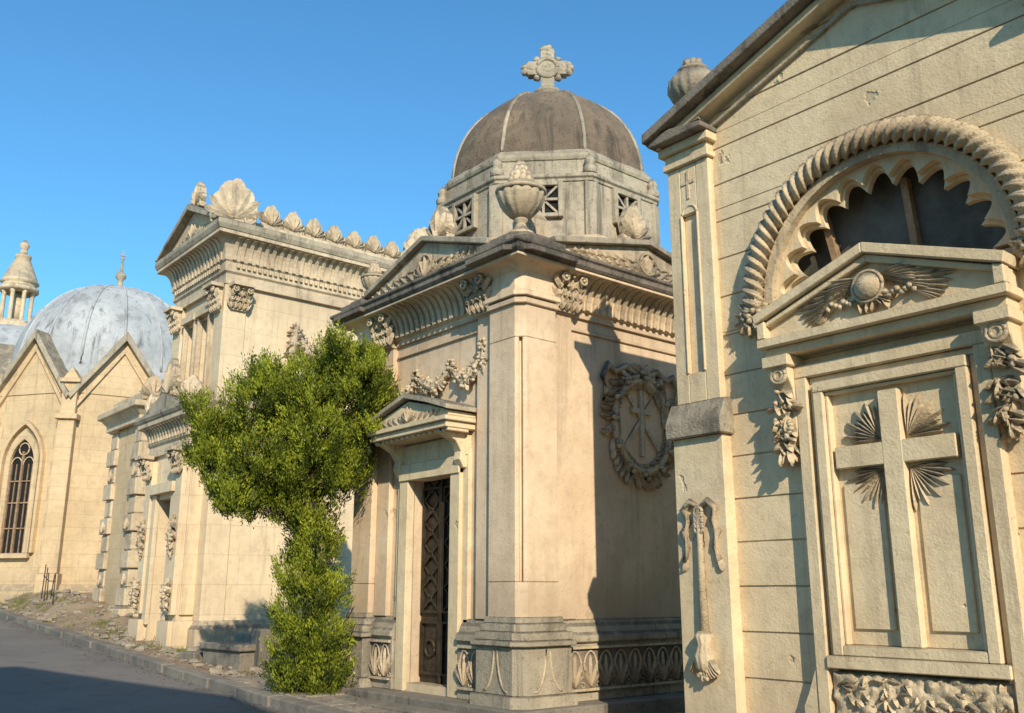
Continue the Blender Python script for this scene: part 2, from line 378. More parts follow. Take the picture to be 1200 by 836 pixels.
def pier(m,cx_,cy_,sx,sy):
    def tr(pts): return [(cx_+sx*a,cy_+sy*b) for a,b in pts]
    full=[(-.14,.44),(-.14,-.04),(-.04,-.14),(.44,-.14),(.44,.05),(.05,.05),(.05,.44)]
    slot=[(-.14,.44),(-.14,-.04),(-.105,-.075),(-.055,-.025),(-.025,-.055),(-.075,-.105),(-.04,-.14),(.44,-.14),(.44,.05),(.05,.05),(.05,.44)]
    prism_xy(m,tr(full),1.2,1.62); prism_xy(m,tr(slot),1.62,4.45); prism_xy(m,tr(full),4.45,4.95)
    sq=lambda o,i:[(-o,i),(-o,-o*.45),(-o*.45,-o),(i,-o),(i,.05),(.05,.05),(.05,i)]
    prism_xy(m,tr(sq(.175,.46)),4.86,4.93); 
    prism_xy(m,tr(sq(.20,.47)),4.95,5.02); prism_xy(m,tr(sq(.17,.45)),5.02,5.38)
for a,b,sx,sy in ((x0,y0,1,1),(x0,y1,1,-1),(x1,y0,-1,1),(x1,y1,-1,-1)): pier(m,a,b,sx,sy)
done(m,'piers',T,BF,.008)
path=[(x0,cy-.70),(x0,y0),(x1,y0),(x1,y1),(x0,y1),(x0,cy+.70)]
sweep(mg,path,[(-.02,.3),(.12,.3),(.12,.94),(.16,.95),(.16,1.02),(.11,1.06),(.09,1.12),(.05,1.16),(.05,1.2),(-.02,1.2)],False)
for a,b,sx,sy in ((x0,y0,1,1),(x0,y1,1,-1),(x1,y0,-1,1),(x1,y1,-1,-1)):
    def sqr(o,i): return [(a+sx*p,b+sy*q) for p,q in [(-o,i),(-o,-o*.5),(-o*.5,-o),(i,-o),(i,.04),(.04,.04),(.04,i)]]
    prism_xy(mg,sqr(.30,.56),.28,.42); prism_xy(mg,sqr(.25,.52),.42,.93); prism_xy(mg,sqr(.30,.56),.93,.99)
    prism_xy(mg,sqr(.26,.53),.99,1.08); prism_xy(mg,sqr(.21,.49),1.08,1.17); prism_xy(mg,sqr(.175,.47),1.17,1.24)
for fr,h in ((F,HF),(S,HS)):
    for s in (-1,1):
        a=s*(h-.16)
        for q in (-1,1): tube(mo,[fr.p(a+q*(.20-.17*math.sin(t*pi/2)),.46+.44*(1-math.cos(t*pi/2)),.25) for t in [i/8 for i in range(9)]],.016,5)
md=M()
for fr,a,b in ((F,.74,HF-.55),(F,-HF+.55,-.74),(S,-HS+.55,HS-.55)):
    box(md,fr,a,b,.43,.89,.10,.123); frieze(mo,fr,a,b,.42,.90,.13,.2 if fr is F else .25)  # dark sheet behind the palmettes: shade of the recess put into its colour
done(md,'frieze_shade_backing',T,DK)
done(mg,'plinth',T,GR,.01)
m=M(); 
prism_xy(m,[(x0-.42,y0-.42),(x1+.42,y0-.42),(x1+.42,y1+.42),(x0-.42,y1+.42)],-.1,.30)
box(m,F,-1.25,1.85,-.1,.215,.421,.74)
done(m,'platform_steps',T,STEP,.02,2)
m=M(); P=rectpath(x0,y0,x1,y1)
pr=[(-.02,4.88),(.04,4.88),(.04,4.96),(.08,4.98)]+cove(.08,5.0,.34,5.34)+[(.38,5.35),(.38,5.38)]
sweep(m,P,pr); done(m,'cornice_cove',T,BF,.004)
m=M(); sweep(m,P,[(-.02,5.381),(.39,5.381),(.42,5.42),(.42,5.48),(.45,5.50),(.45,5.54),(-.02,5.56)])
for a,b,sx,sy in ((x0,y0,1,1),(x0,y1,1,-1),(x1,y0,-1,1),(x1,y1,-1,-1)):
    def sqr(o,i): return [(a+sx*p,b+sy*q) for p,q in [(-o,i),(-o,-o*.5),(-o*.5,-o),(i,-o),(i,i)]]
    prism_xy(m,sqr(.49,.50),5.40,5.47); prism_xy(m,sqr(.40,.38),5.555,5.63); prism_xy(m,sqr(.28,.28),5.63,5.72)
done(m,'cornice_slab',T,DK,.012,2)
m=M(); md=M()
for fr,h in ((F,HF),(S,HS),(Bk,HF),(Fa,HS)):
    e=h-.30; ap=6.14 if fr in (F,Bk) else 6.06
    prism(m,fr,[(-e,5.55),(e,5.55),(e,5.68),(0,ap),(-e,5.68)],-.25,.22)
    for s in (-1,1):
        prism(md,fr,[(s*e,5.682),(0,ap+.002),(0,ap+.08),(s*(e+.02),5.76)],-.3,.31)
    for s in (-1,1):
        for i in range(7):
            a=s*(.22+i*.17); hgt=(ap-5.64)*(1-abs(a)/e)
            petal(mo,fr,a,5.62,.22,pi/2-s*.9,min(.3,hgt*1.0+.06),.10,.04)
            petal(mo,fr,a+s*.05,5.62+hgt*.4,.22,pi/2-s*1.5,.16,.07,.035)
            ring(mo,fr,a,5.64+hgt*.3,.225,.05,.014,0,2*pi,8,4)
    palmette(mo,fr,0,5.64,.225,.34,7,.04)
    ring(mo,fr,0,5.80,.24,.15,.022,0,2*pi,16,5)
m.add([(x,y,z) for z in (5.5,5.64) for x,y in ((x0,y0),(x1,y0),(x1,y1),(x0,y1))],BOXF)
for sx in (-1,1):
    for sy in (-1,1):
        px,py=cx+sx*1.50,cy+sy*1.28
        prism_xy(m,[(px-.17,py-.17),(px+.17,py-.17),(px+.17,py+.17),(px-.17,py+.17)],5.63,6.24)
        revolve(m,(px,py,6.24),[(.24,0),(.21,.04),(.10,.22),(.02,.3)],4,False,ph=pi/4)
def octp(R): return [(cx+R*math.cos(pi/8+k*pi/4),cy+R*math.sin(pi/8+k*pi/4)) for k in range(8)]
prism_xy(m,octp(1.92),5.63,6.12)
done(m,'parapet_pediments',T,BFO,.012,2); done(md,'pediment_coping',T,GR,.012,2)
for fr,h in ((F,HF),(S,HS),(Bk,HF),(Fa,HS)): acroterion(mo,fr,0,6.16,-.02,.56,.10)
m=M(); mw=M(); mgr=M()
prism_xy(m,octp(1.72),6.11,7.06); sweep(m,octp(1.72),[(-.05,6.97),(.02,6.97),(.02,7.01),(.05,7.03),(.05,7.08),(-.18,7.12)])
prism_xy(m,octp(1.62),7.07,7.42); sweep(m,octp(1.62),[(-.05,7.34),(.015,7.34),(.03,7.39),(.03,7.44),(-.2,7.47)])
for k in range(8):
    ang=k*45; rr=1.72*math.cos(pi/8); fr=Fr(cx+rr*math.cos(math.radians(ang)),cy+rr*math.sin(math.radians(ang)),ang)
    w=.2; zc=6.70
    box(mw,fr,-w,w,zc-w,zc+w,-.02,.006)
    for q in (-1,1):
        box(m,fr,q*(w+.035)-.035,q*(w+.035)+.035,zc-w-.06,zc+w+.06,-.02,.07)
        box(m,fr,-w,w,zc+q*(w+.03)-.03,zc+q*(w+.03)+.03,-.02,.067)
        prism(mgr,fr,[(-w,-q*w+zc-.022),(-w,-q*w+zc+.022),(w,q*w+zc+.022),(w,q*w+zc-.022)],.01,.04+.006*q)
    box(mgr,fr,-.018,.018,zc-w,zc+w,.01,.05); box(mgr,fr,-w,w,zc-.018,zc+.018,.01,.053)
    a2=math.radians(ang+22.5); c=(cx+1.68*math.cos(a2),cy+1.68*math.sin(a2),7.09)
    revolve(m,c,[(.09,0),(.10,.08),(.06,.14),(.08,.19),(.05,.26),(.01,.30)],8)
    f3=Fr(cx+1.71*math.cos(a2),cy+1.71*math.sin(a2),ang+22.5)
    box(m,f3,-.10,.10,6.16,6.96,-.1,.03)
done(m,'drum',T,GR,.012,2); done(mw,'drum_window_void',T,BLACK); done(mgr,'drum_window_grilles',T,GR)
m=M(); R=1.53; H=1.58; N=14; ZD=7.42
prof=[(R*math.cos(pi/2*j/N*.93)**.85,ZD+H*math.sin(pi/2*j/N*.93)/math.sin(pi/2*.93)) for j in range(N+1)]
vs=[];fs=[];SEG=6
for r,z in prof:
    for k in range(8):
        p=(r*math.cos(pi/8+k*pi/4),r*math.sin(pi/8+k*pi/4)); q=(r*math.cos(pi/8+(k+1)*pi/4),r*math.sin(pi/8+(k+1)*pi/4))
        for i in range(SEG):
            t=i/SEG; X=p[0]*(1-t)+q[0]*t; Y=p[1]*(1-t)+q[1]*t; b=1+.05*4*t*(1-t); vs.append((cx+X*b,cy+Y*b,z))
n=8*SEG
for j in range(N):
    for i in range(n): fs.append((j*n+i,j*n+(i+1)%n,(j+1)*n+(i+1)%n,(j+1)*n+i))
fs.append(tuple(range(N*n,(N+1)*n))); m.add(vs,fs,True); done(m,'dome',T,DOME)
m=M()
for k in range(8):
    a=pi/8+k*pi/4; tube(m,[(cx+(r+.0)*math.cos(a),cy+(r+.0)*math.sin(a),z) for r,z in prof],.03,6)
sweep(m,octp(1.56),[(-.2,ZD-.005),(.03,ZD-.005),(.06,ZD+.03),(.03,ZD+.09),(-.15,ZD+.11)])
revolve(m,(cx,cy,ZD+H-.06),[(.36,0),(.34,.06),(.20,.10),(.16,.2),(.22,.26),(.22,.31),(.12,.34)],12)
done(m,'dome_ribs',T,GR)
m=M(); fc=Fr(cx,cy,225+3); z=ZD+H+.26
box(m,fc,-.11,.11,z,z+.70,-.08,.08); box(m,fc,-.31,.31,z+.27,z+.51,-.078,.078)
for a,zz in ((-.31,z+.39),(.31,z+.39),(0,z+.70),(0,z+.39)):
    for k in range(5): blob(m,fc.p(a+.055*math.cos(k*1.26),zz+.06*math.sin(k*1.26),.02),.075,None,None,7,5,.2)
for a in (-.17,.17):
    for zz in (z+.23,z+.55): blob(m,fc.p(a,zz,.03),.06,None,None,7,5,.25)
ring(m,fc,0,z+.39,.07,.16,.04,0,2*pi,16,6)
done(m,'cross_finial',T,GR,.015,2)
m=M(); urn(m,(x0-.02,y0-.02,5.72),.98,.295); urn(m,(x0+.02,y1-.02,5.72),.65,.19); done(m,'urns',T,BFO)
m=M()
box(m,F,-DW-.2,-DW,.30,3.02,-.02,.10); box(m,F,DW,DW+.2,.30,3.02,-.02,.10); box(m,F,-DW-.2,DW+.2,2.94,3.16,.0,.12)
box(m,F,-DW-.32,-DW-.18,.30,3.25,-.02,.05); box(m,F,DW+.18,DW+.32,.30,3.25,-.02,.05)
box(m,F,-DW,DW,.28,.40,-.4,.05)
box(m,F,-.77,.77,3.16,3.42,-.02,.08)
for s in (-1,1):
    pts=[(.05,3.0),(.10,3.0),(.16,3.1),(.14,3.2),(.22,3.32),(.42,3.42),(.42,3.46),(.0,3.46)]
    prism_dz(m,F,pts,s*.68-.07,s*.68+.07)
box(m,F,-.86,.86,3.46,3.54,-.02,.46); box(m,F,-.90,.90,3.54,3.60,-.02,.50)
prism(m,F,[(-.88,3.60),(.88,3.60),(.88,3.66),(.5,3.78),(0,3.90),(-.5,3.78),(-.88,3.66)],-.02,.44)
for i in range(14): box(m,F,-.82+i*.124,-.82+i*.124+.06,3.42,3.46,.1,.42)
done(m,'door_surround',T,CR,.008)
m=M()
prism(m,F,[(-.94,3.66),(-.5,3.80),(0,3.93),(.5,3.80),(.94,3.66),(.94,3.73),(.5,3.87),(0,4.0),(-.5,3.87),(-.94,3.73)],-.02,.52)
done(m,'hood_coping',T,GR,.01)
for s in (-1,1):
    for i in range(5): petal(mo,F,s*(.1+.13*i),3.63,.44,pi/2-s*.9,.16-.012*i,.07,.03)
palmette(mo,F,0,3.63,.44,.22)
m=M()
box(m,F,-DW,DW,.40,2.94,-.36,-.16)
for s in (-1,1):
    for zz0,zz1 in ((.5,1.15),(1.25,2.85)):
        box(m,F,s*.23-.20,s*.23-.17,zz0,zz1,-.16,-.12); box(m,F,s*.23+.17,s*.23+.20,zz0,zz1,-.16,-.12)
        box(m,F,s*.23-.17,s*.23+.17,zz0,zz0+.03,-.16,-.122); box(m,F,s*.23-.17,s*.23+.17,zz1-.03,zz1,-.16,-.122)
    zz=1.28
    while zz<2.7:
        for q in (-1,1): prism(m,F,[(s*.23-.17,zz+(.14-q*.14)-.014),(s*.23-.17,zz+(.14-q*.14)+.014),(s*.23+.17,zz+(.14+q*.14)+.014),(s*.23+.17,zz+(.14+q*.14)-.014)],-.159,-.13+.003*q)
        ring(m,F,s*.23,zz+.14,-.13,.035,.012,0,2*pi,8,4); zz+=.28
    ring(m,F,s*.23,.82,-.14,.1,.02,0,2*pi,14,5)
box(m,F,-.015,.015,.4,2.94,-.16,-.11)
done(m,'bronze_door',T,DOORM)
for s in (-1,1):
    swag(mo,F,s*1.06,4.52,s*.40,4.38,.34,.03,.055,14)
    swag(mo,F,s*1.06,4.52,s*1.10,4.05,.0,.03,.045,7)
swag(mo,F,.40,4.38,-.40,4.38,.24,.03,.055,14)
for a in (-1.06,-.40,.40,1.06):
    for i in range(7): blob(mo,F.p(a+.06*math.cos(i),(4.52 if abs(a)>1 else 4.38)+.06*math.sin(i),.07),.034,None,None,6,4,.2)
for i in range(44):
    t=2*pi*i/44; 
    for rr in (.44,.52,.60):
        aa,zz=rr*math.cos(t+rr*2),3.62+rr*1.15*math.sin(t+rr*2)
        petal(mo,S,aa,zz,.03,t+pi/2+random.uniform(-.6,.9),.17,.08,.055)
ring(mo,S,0,3.62,.03,.52,.06,0,2*pi,40,6,1.15)
for k in range(12):
    t=2*pi*k/12; 
    for i in range(3): blob(mo,S.p(.56*math.cos(t)+random.uniform(-.05,.05),3.62+.66*math.sin(t)+random.uniform(-.05,.05),.10),.035)
for s in (-1,1):
    pts=[(s*.08,4.28),(s*.3,4.38),(s*.5,4.28),(s*.62,4.36),(s*.74,4.18),(s*.66,4.0),(s*.74,3.85)]
    tube(mo,[S.p(a,z,.05) for a,z in pts],[.03,.05,.045,.05,.035,.04,.02],6)
    pts=[(s*.08,4.28),(s*.25,4.22),(s*.38,4.30)]; tube(mo,[S.p(a,z,.06) for a,z in pts],.04,6)
box(mo,S,-.035,.035,3.22,4.1,-.01,.05); box(mo,S,-.2,.2,3.78,3.85,-.01,.047)
for s in (-1,1): prism(mo,S,[(s*.3,3.3),(s*.34,3.33),(-s*.22,4.02),(-s*.26,3.99)],-.01,.035+.004*s)
done(mo,'carved_ornament',T,BFO)
# ------------------------------------------------------------------ right gabled mausoleum
G=empty('gabled_mausoleum')
gx=7.07; gy=3.68; F=Fr(gx,gy,180); hw=2.16; ez=5.96; sl=.345; zc=4.05; Ro=1.10
m=M()
def halfw(z): return hw if z<=ez else max(0.0,hw-(z-ez)/sl)
z=.02; ch=.385; sp=[]
while z<ez+sl*hw-.05:
    za,zb=z,min(z+ch-.009,ez+sl*hw-.02)
    segs=[(za,zb)]
    if za<zc+Ro<zb: segs=[(za,zc+Ro),(zc+Ro+.001,zb)]
    if za<zc-.15<zb: segs=[(za,zc-.15),(zc-.149,zb)]
    if za<ez<zb: segs=[(za,ez),(ez+.001,zb)]
    for a,b in segs:
        if b-a<.01: continue
        wa,wb=halfw(a),halfw(b); dj=random.uniform(-.003,.003)
        if b>zc-.149 and a<zc+Ro-.0005 and a>=zc-.1495:
            zz=[a+(b-a)*i/8 for i in range(9)]
            cv=[(math.sqrt(max(0,Ro*Ro-max(0,q-zc)**2)),q) for q in zz]
            for s in (-1,1): prism(m,F,[(s*wa,a)]+[(s*c,q) for c,q in cv]+[(s*wb,b)],-.05,dj)
        else:
            prism(m,F,[(-wa,a),(wa,a),(wb,b),(-wb,b)],-.05,dj)
    z+=ch
done(m,'ashlar_courses',G,CR,.005)
m=M()
box(m,F,-hw,-Ro-.05,0,ez,-.5,-.016); box(m,F,Ro+.05,hw,0,ez,-.5,-.016); box(m,F,-Ro-.05,Ro+.05,0,zc-.16,-.5,-.016); box(m,F,-Ro-.05,Ro+.05,zc+Ro+.05,ez,-.5,-.016)
prism(m,F,[(-hw,ez),(hw,ez),(0,ez+sl*hw)],-5.2,-.018)
arc=lambda r,n=40,t0=0,t1=pi:[(r*math.cos(t0+(t1-t0)*i/n),zc+r*math.sin(t0+(t1-t0)*i/n)) for i in range(n+1)]
band(m,F,arc(Ro),arc(Ro+.3),-.48,-.052)
box(m,F,-hw,hw,0,ez,-5.2,-.502)
done(m,'walls',G,CR)
m=M(); NA,NB=480,18; vs=[];fs=[]
for i in range(NA+1):
    t=-.06+(pi+.12)*i/NA
    for j in range(NB):
        p=2*pi*j/NB; r=.092*(1+.26*math.cos(3*p+78*t)); R=1.22+r*math.cos(p)
        vs.append(F.p(-R*math.cos(t),zc+R*math.sin(t),.05+r*math.sin(p)))
for i in range(NA):
    for j in range(NB): fs.append((i*NB+j,i*NB+(j+1)%NB,(i+1)*NB+(j+1)%NB,(i+1)*NB+j))
m.add(vs,fs,True)
for s in (-1,1):
    for i in range(22):
        t=i*2.4; r=.032*math.sqrt(i); blob(m,F.p(s*1.23+r*math.cos(t),zc-.10+r*math.sin(t),.13-.01*i*.4),.034,None,None,7,5,.2)
    for i in range(11): petal(m,F,s*1.23,zc-.10,.07,i*2*pi/11,.20,.085,.06)
band(m,F,arc(1.04),arc(1.12),-.1,.03)
done(m,'rope_arch',G,CRO)
m=M()
def cusp(r0,a,n,N=198): return [((r0+a*abs(math.sin(n*(pi*i/N))))*math.cos(pi*i/N),zc+(r0+a*abs(math.sin(n*(pi*i/N))))*math.sin(pi*i/N)) for i in range(N+1)]
band(m,F,cusp(.88,.13,11),arc(1.105,198),-.13,-.06)
band(m,F,cusp(.82,.15,11),arc(1.05,198),-.20,-.132)
box(m,F,-1.09,1.09,3.86,4.03,-.45,-.1)
done(m,'cusped_tracery',G,CR,.0)
m=M(); prism(m,F,arc(1.2),-.40,-.36); done(m,'lunette_glass',G,GLASS)
m=M()
for a0,a1 in ((-.48,-.66),(.20,.14)):
    prism(m,F,[(a0-.03,4.0),(a0+.03,4.0),(a1+.03,4.95),(a1-.03,4.95)],-.35,-.27)
done(m,'lunette_bars',G,WOOD)
m=M(); mo=M(); mg=M(); Q=-.17
for s in (-1,1):
    a=s*(hw-.27)
    box(m,F,a-.29,a+.29,0,2.92,-.3,.13)
    prism_dz(mg,F,[(-.3,2.92),(.19,2.92),(.20,3.06),(.10,3.26),(-.3,3.26)],a-.33,a+.33)
    box(m,F,a-.26,a-.10,3.26,5.88+Q,-.3,.08); box(m,F,a+.10,a+.26,3.26,5.88+Q,-.3,.08)
    box(m,F,a-.10,a+.10,3.26,3.55,-.3,.079); box(m,F,a-.10,a+.10,5.18,5.88+Q,-.3,.079); box(m,F,a-.10,a+.10,3.55,5.18,-.3,.035)
    ring(m,F,a,5.18,.075,.09,.018,0,pi,10,5)
    for q in (-1,1): box(m,F,a+q*.10-.012,a+q*.10+.012,3.55,5.18,.07,.095)
    box(mo,F,a-.014,a+.014,5.34,5.64,.075,.09); box(mo,F,a-.08,a+.08,5.50,5.53,.075,.089)
    box(m,F,a-.29,a+.29,5.88+Q,5.95+Q,-.3,.12); box(m,F,a-.27,a+.27,5.95+Q,6.04+Q,-.3,.10); box(m,F,a-.32,a+.32,6.04+Q,6.13+Q,-.3,.15)
    tube(mo,[F.p(a,2.28,.16),F.p(a,1.9,.16),F.p(a,1.15,.155)],[.026,.03,.045],8)
    revolve(mo,F.p(a,.80,.17),[(.02,0),(.07,.06),(.085,.16),(.055,.26),(.075,.33),(.05,.37)],40,True,10,.15)
    for i in range(12): petal(mo,F,a,1.02,.17,-pi/2+(i-5.5)*.12,.26,.05,.05)
    for i in range(18): blob(mo,F.p(a+random.uniform(-.06,.06),random.uniform(.76,.98),.20),.024,None,None,6,4,.2)
    for q in (-1,1):
        pts=[(a,2.26),(a+q*.1,2.32),(a+q*.19,2.24),(a+q*.13,2.14),(a+q*.2,2.04),(a+q*.15,1.9),(a+q*.2,1.78)]
        tube(mo,[F.p(p,zz,.15) for p,zz in pts],[.018,.035,.04,.024,.038,.024,.03],6)
        petal(mo,F,a+q*.18,1.82,.14,-pi/2+q*.3,.14,.1,.03)
    for i in range(4): ring(mo,F,a,2.22-.05*i,.17,.045,.016)
done(m,'pilasters',G,CR,.008); 
mr=M(); mm=M(); mf=M()
for s in (-1,1):
    e=hw+.12; zl=lambda a,o: ez+sl*(hw-a)+o
    prism(mr,F,[(s*e,zl(e,.09)),(0,zl(0,.09)),(0,zl(0,.20)),(s*e,zl(e,.20))],-5.4,.32)
    prism(mm,F,[(s*(hw+.04),zl(hw+.04,.0)),(0,zl(0,.0)),(0,zl(0,.088)),(s*(hw+.04),zl(hw+.04,.088))],-5.2,.19)
    prism(mf,F,[(s*(hw-.55),zl(hw-.55,-.14)),(0,zl(0,-.14)),(0,zl(0,-.10)),(s*(hw-.55),zl(hw-.55,-.10))],-.02,.05)
    prism(mr,F,[(s*(hw-.60),5.962),(s*(hw+.08),5.962),(s*(hw+.12),6.01),(s*(hw+.12),6.06),(s*(hw-.2),6.08),(s*(hw-.60),6.02)],-.3,.26)
done(mm,'rake_moulding',G,CR,.01); done(mf,'rake_fillet',G,GR,.005)
done(mr,'roof_coping',G,DK,.015,2)
m=M()
for s in (-1,1):
    a=s*(hw-.36); c=F.p(a,6.27,.02); prism_xy(m,[(c[0]-.15,c[1]-.15),(c[0]+.15,c[1]-.15),(c[0]+.15,c[1]+.15),(c[0]-.15,c[1]+.15)],6.1,6.30)
    c=(c[0],c[1],6.30); h=.72; R=.25
    revolve(m,c,[(.6*R,0),(.6*R,.03),(.3*R,.05),(.3*R,.06)],20)
    revolve(m,c,[(.35*R,.05),(.8*R,.11),(R,.22),(.98*R,.31),(.75*R,.39),(.45*R,.43)],64,True,16,.09)
    revolve(m,c,[(.5*R,.42),(.66*R,.45),(.5*R,.48)],20)
    for i in range(8):
        t=i*pi/4; blob(m,(c[0]+.3*R*math.cos(t),c[1]+.3*R*math.sin(t),c[2]+.51),.045,.045,.065,6,4,.2)
done(m,'roof_urns',G,GR)
m=M(); hp=1.05
box(m,F,-hp-.02,hp+.02,3.58,3.66,-.02,.27); box(m,F,-hp+.02,hp-.02,3.50,3.58,-.02,.20)
prism(m,F,[(-hp,3.66),(hp,3.66),(hp,3.80),(0,4.17),(-hp,3.80)],-.1,.18)
for s in (-1,1):
    prism(m,F,[(s*(hp+.02),3.80),(0,4.18),(0,4.27),(s*(hp+.04),3.885)],-.1,.29)
    prism(m,F,[(s*(hp+.01),3.66),(s*(hp-.07),3.66),(s*(hp-.07),3.82),(s*(hp+.01),3.80)],.17,.27)
    prism(m,F,[(s*(hp-.07),3.77),(0,4.11),(0,4.178),(s*(hp-.07),3.818)],.17,.24)
for s in (-1,1):
    a=s*.92
    pts=[(-.02,3.50),(.19,3.50),(.21,3.42),(.19,3.30),(.13,3.20),(.10,3.05),(.12,2.9),(.09,2.76),(.05,2.68),(-.02,2.66)]
    prism_dz(m,F,pts,a-.10,a+.10); box(m,F,a-.13,a+.13,3.40,3.50,-.02,.24)
    for i in range(46):
        zz=random.uniform(2.66,3.24); petal(mo,F,a+random.uniform(-.08,.08),zz,.11+.05*random.random(),-pi/2+random.uniform(-1.4,1.4),.12,.06,.05)
    for i in range(16): blob(mo,F.p(a+random.uniform(-.08,.08),random.uniform(2.7,3.2),.16),.028,None,None,6,5,.2)
    for q in (-1,1): ring(mo,F,a+q*.0,3.33,.19,.07-.03*(q>0),.02)
    for i in range(5): petal(mo,F,a,2.68+.02*i,.07,-pi/2+(i-2)*.35,.17,.06,.05)
def frame(m,hwd,z0,z1,w,d0,d1):
    box(m,F,-hwd,-hwd+w,z0,z1-w,d0,d1); box(m,F,hwd-w,hwd,z0,z1-w,d0,d1); box(m,F,-hwd,hwd,z1-w,z1,d0,d1)
frame(m,.82,.10,3.40,.11,-.02,.11); frame(m,.708,.75,3.288,.055,-.02,.06); frame(m,.65,1.02,3.23,.09,-.02,.12); frame(m,.558,1.10,3.138,.03,-.02,.085)
box(m,F,-.56,.56,1.02,1.10,-.02,.115); box(m,F,-.56,.56,1.10,3.13,-.02,.022)
box(m,F,-.708,.708,.92,1.018,-.02,.13)
for s in (-1,1):
    prism(m,F,[(s*.82,.1),(s*.96,.1),(s*.96,.62),(s*.91,.72),(s*.82,.95)],-.02,.10)
for s in (-1,1):
    box(m,F,s*.31-.17,s*.31+.17,1.22,2.36,.02,.042)
box(m,F,-.085,.085,1.101,3.07,.02,.10); box(m,F,-.50,.50,2.48,2.66,.02,.097)
done(m,'door_pediment_and_frame',G,CR,.008)
for s in (-1,1):
    for t,zz in ((1,2.69),(-1,2.45)):
        for i in range(10):
            ang=(pi/2 if t>0 else -pi/2)-s*t*(pi/2)*(i/9)
            petal(mo,F,s*.11,zz,.025,ang,.34-.06*(i%2),.05,.045)
blob(mo,F.p(0,3.90,.22),.09,.12,.12,16,10,.0)
for s in (-1,1):
    for row,(L,n) in enumerate(((.64,9),(.46,7),(.28,6))):
        for i in range(n):
            ang=(pi if s<0 else 0)+s*(.14-.10*i)
            petal(mo,F,s*(.10+.03*i),3.92+.035*row-.014*i,.19+.014*row,ang,L*(1-.085*i),.055,.03)
    for i in range(10): blob(mo,F.p(s*(.06+.035*i),3.79+.02*(i%3),.22),.026,None,None,6,5,.2)
for i in range(10): petal(mo,F,random.uniform(-.1,.1),3.80,.20,-pi/2+(i-4.5)*.3,.12,.05,.05)
ring(mo,F,0,3.90,.24,.13,.016,0,2*pi,18,5)
done(mo,'carved_ornament',G,CRO); done(mg,'pilaster_bands',G,GR,.01)
m=M(); 
N1,N2=70,34; vs=[];fs=[]
for j in range(N2+1):
    for i in range(N1+1):
        a=-.70+1.40*i/N1; z=.12+.79*j/N2; e=min(i,N1-i,j,N2-j)
        d=.06+(0 if e==0 else .03+.035*noise.fractal(Vector((a*11,z*11,3)),.8,2,4))
        if e==0: d=-.01
        vs.append(F.p(a,z,d))
for j in range(N2):
    for i in range(N1): q=j*(N1+1)+i; fs.append((q,q+1,q+N1+2,q+N1+1))
m.add(vs,fs,True)
leafy(m,F,-.62,.62,.2,.85,.075,170,.07)
done(m,'carved_base_panel',G,CRO)
# ------------------------------------------------------------------ two-storey mausoleum
E=empty('two_storey_mausoleum')
x0,y0,x1,y1=7.15,17.4,12.0,20.0; cy=18.7; cx=9.575
F=Fr(x0,cy,180); S=Fr(cx,y0,270); HF,HS=1.3,2.425
m=M(); mo=M()
m.add([(x,y,z) for z in (.2,7.7) for x,y in ((x0+.3,y0),(x1,y0),(x1,y1),(x0+.3,y1))],BOXF)
box(m,F,-HF,HF,.2,5.35,-.3,0); box(m,F,-HF,HF,7.0,7.7,-.3,0)
for a0,a1 in ((-HF,-.62),(-.14,.14),(.62,HF)): box(m,F,a0,a1,5.35,7.0,-.3,0)
for s in (-1,1):
    box(m,S,s*(HS-.2)-.2-(.06 if s<0 else 0),s*(HS-.2)+.2+(.06 if s>0 else 0),.9,7.55,-.02,.06)
    box(m,F,s*(HF-.2)-.2-(.05 if s<0 else 0),s*(HF-.2)+.2+(.05 if s>0 else 0),.9,7.55,-.02,.065)
done(m,'walls',E,B2,.008)
m=M(); box(m,F,-.65,.65,5.3,7.05,-.28,-.24); done(m,'upper_windows',E,GLASS)
m=M()
for a in (-.38,.38):
    for q in (-1,1): box(m,F,a+q*.28-.04,a+q*.28+.04,5.3,7.05,-.02,.09)
    box(m,F,a-.34,a+.34,7.05,7.2,-.02,.14); box(m,F,a-.34,a+.34,5.18,5.3,-.02,.16)
    box(m,F,a-.02,a+.02,5.35,7.0,-.24,-.18); box(m,F,a-.24,a+.24,6.2,6.25,-.24,-.182)
P=rectpath(x0,y0,x1,y1)
sweep(m,P,[(-.02,.15),(.18,.15),(.18,.85),(.12,.92),(.08,1.0),(-.02,1.0)])
sweep(m,P,[(-.02,7.5),(.08,7.5),(.08,7.72),(.12,7.76),(.12,7.95),(.15,7.98)]+cove(.15,8.0,.36,8.42)+[(.42,8.43),(.42,8.50)])
sweep(m,P,[(-.02,5.05),(.07,5.05),(.10,5.12),(.10,5.2),(-.02,5.22)])
coveribs(m,S,-HS-.05,HS,.16,.08,.15,8.0,.36,8.42); coveribs(m,F,-HF,HF+.05,.16,.08,.15,8.0,.36,8.42)
n=40
for i in range(n): 
    a=-HS+.1+i*(2*HS-.2)/n; box(m,S,a,a+.06,7.84,7.94,.11,.17)
    if i<22:
        a=-HF+.1+i*(2*HF-.2)/22; box(m,F,a,a+.06,7.84,7.94,.11,.17)
done(m,'entablature',E,B2O,.006)
m=M()
sweep(m,P,[(-.02,8.502),(.43,8.502),(.47,8.60),(.47,8.70),(-.02,8.76)])
m.add([(x,y,z) for z in (8.4,8.73) for x,y in ((x0,y0),(x1,y0),(x1,y1),(x0,y1))],BOXF)
prism(m,F,[(-HF-.44,8.71),(-.0,9.55),(HF+.44,8.71),(HF+.30,8.70),(0,9.40),(-HF-.30,8.70)],-.2,.49)
done(m,'cornice',E,GR,.012)
m=M(); prism(m,F,[(-HF-.28,8.70),(HF+.28,8.70),(0,9.39)],-.15,.32); 
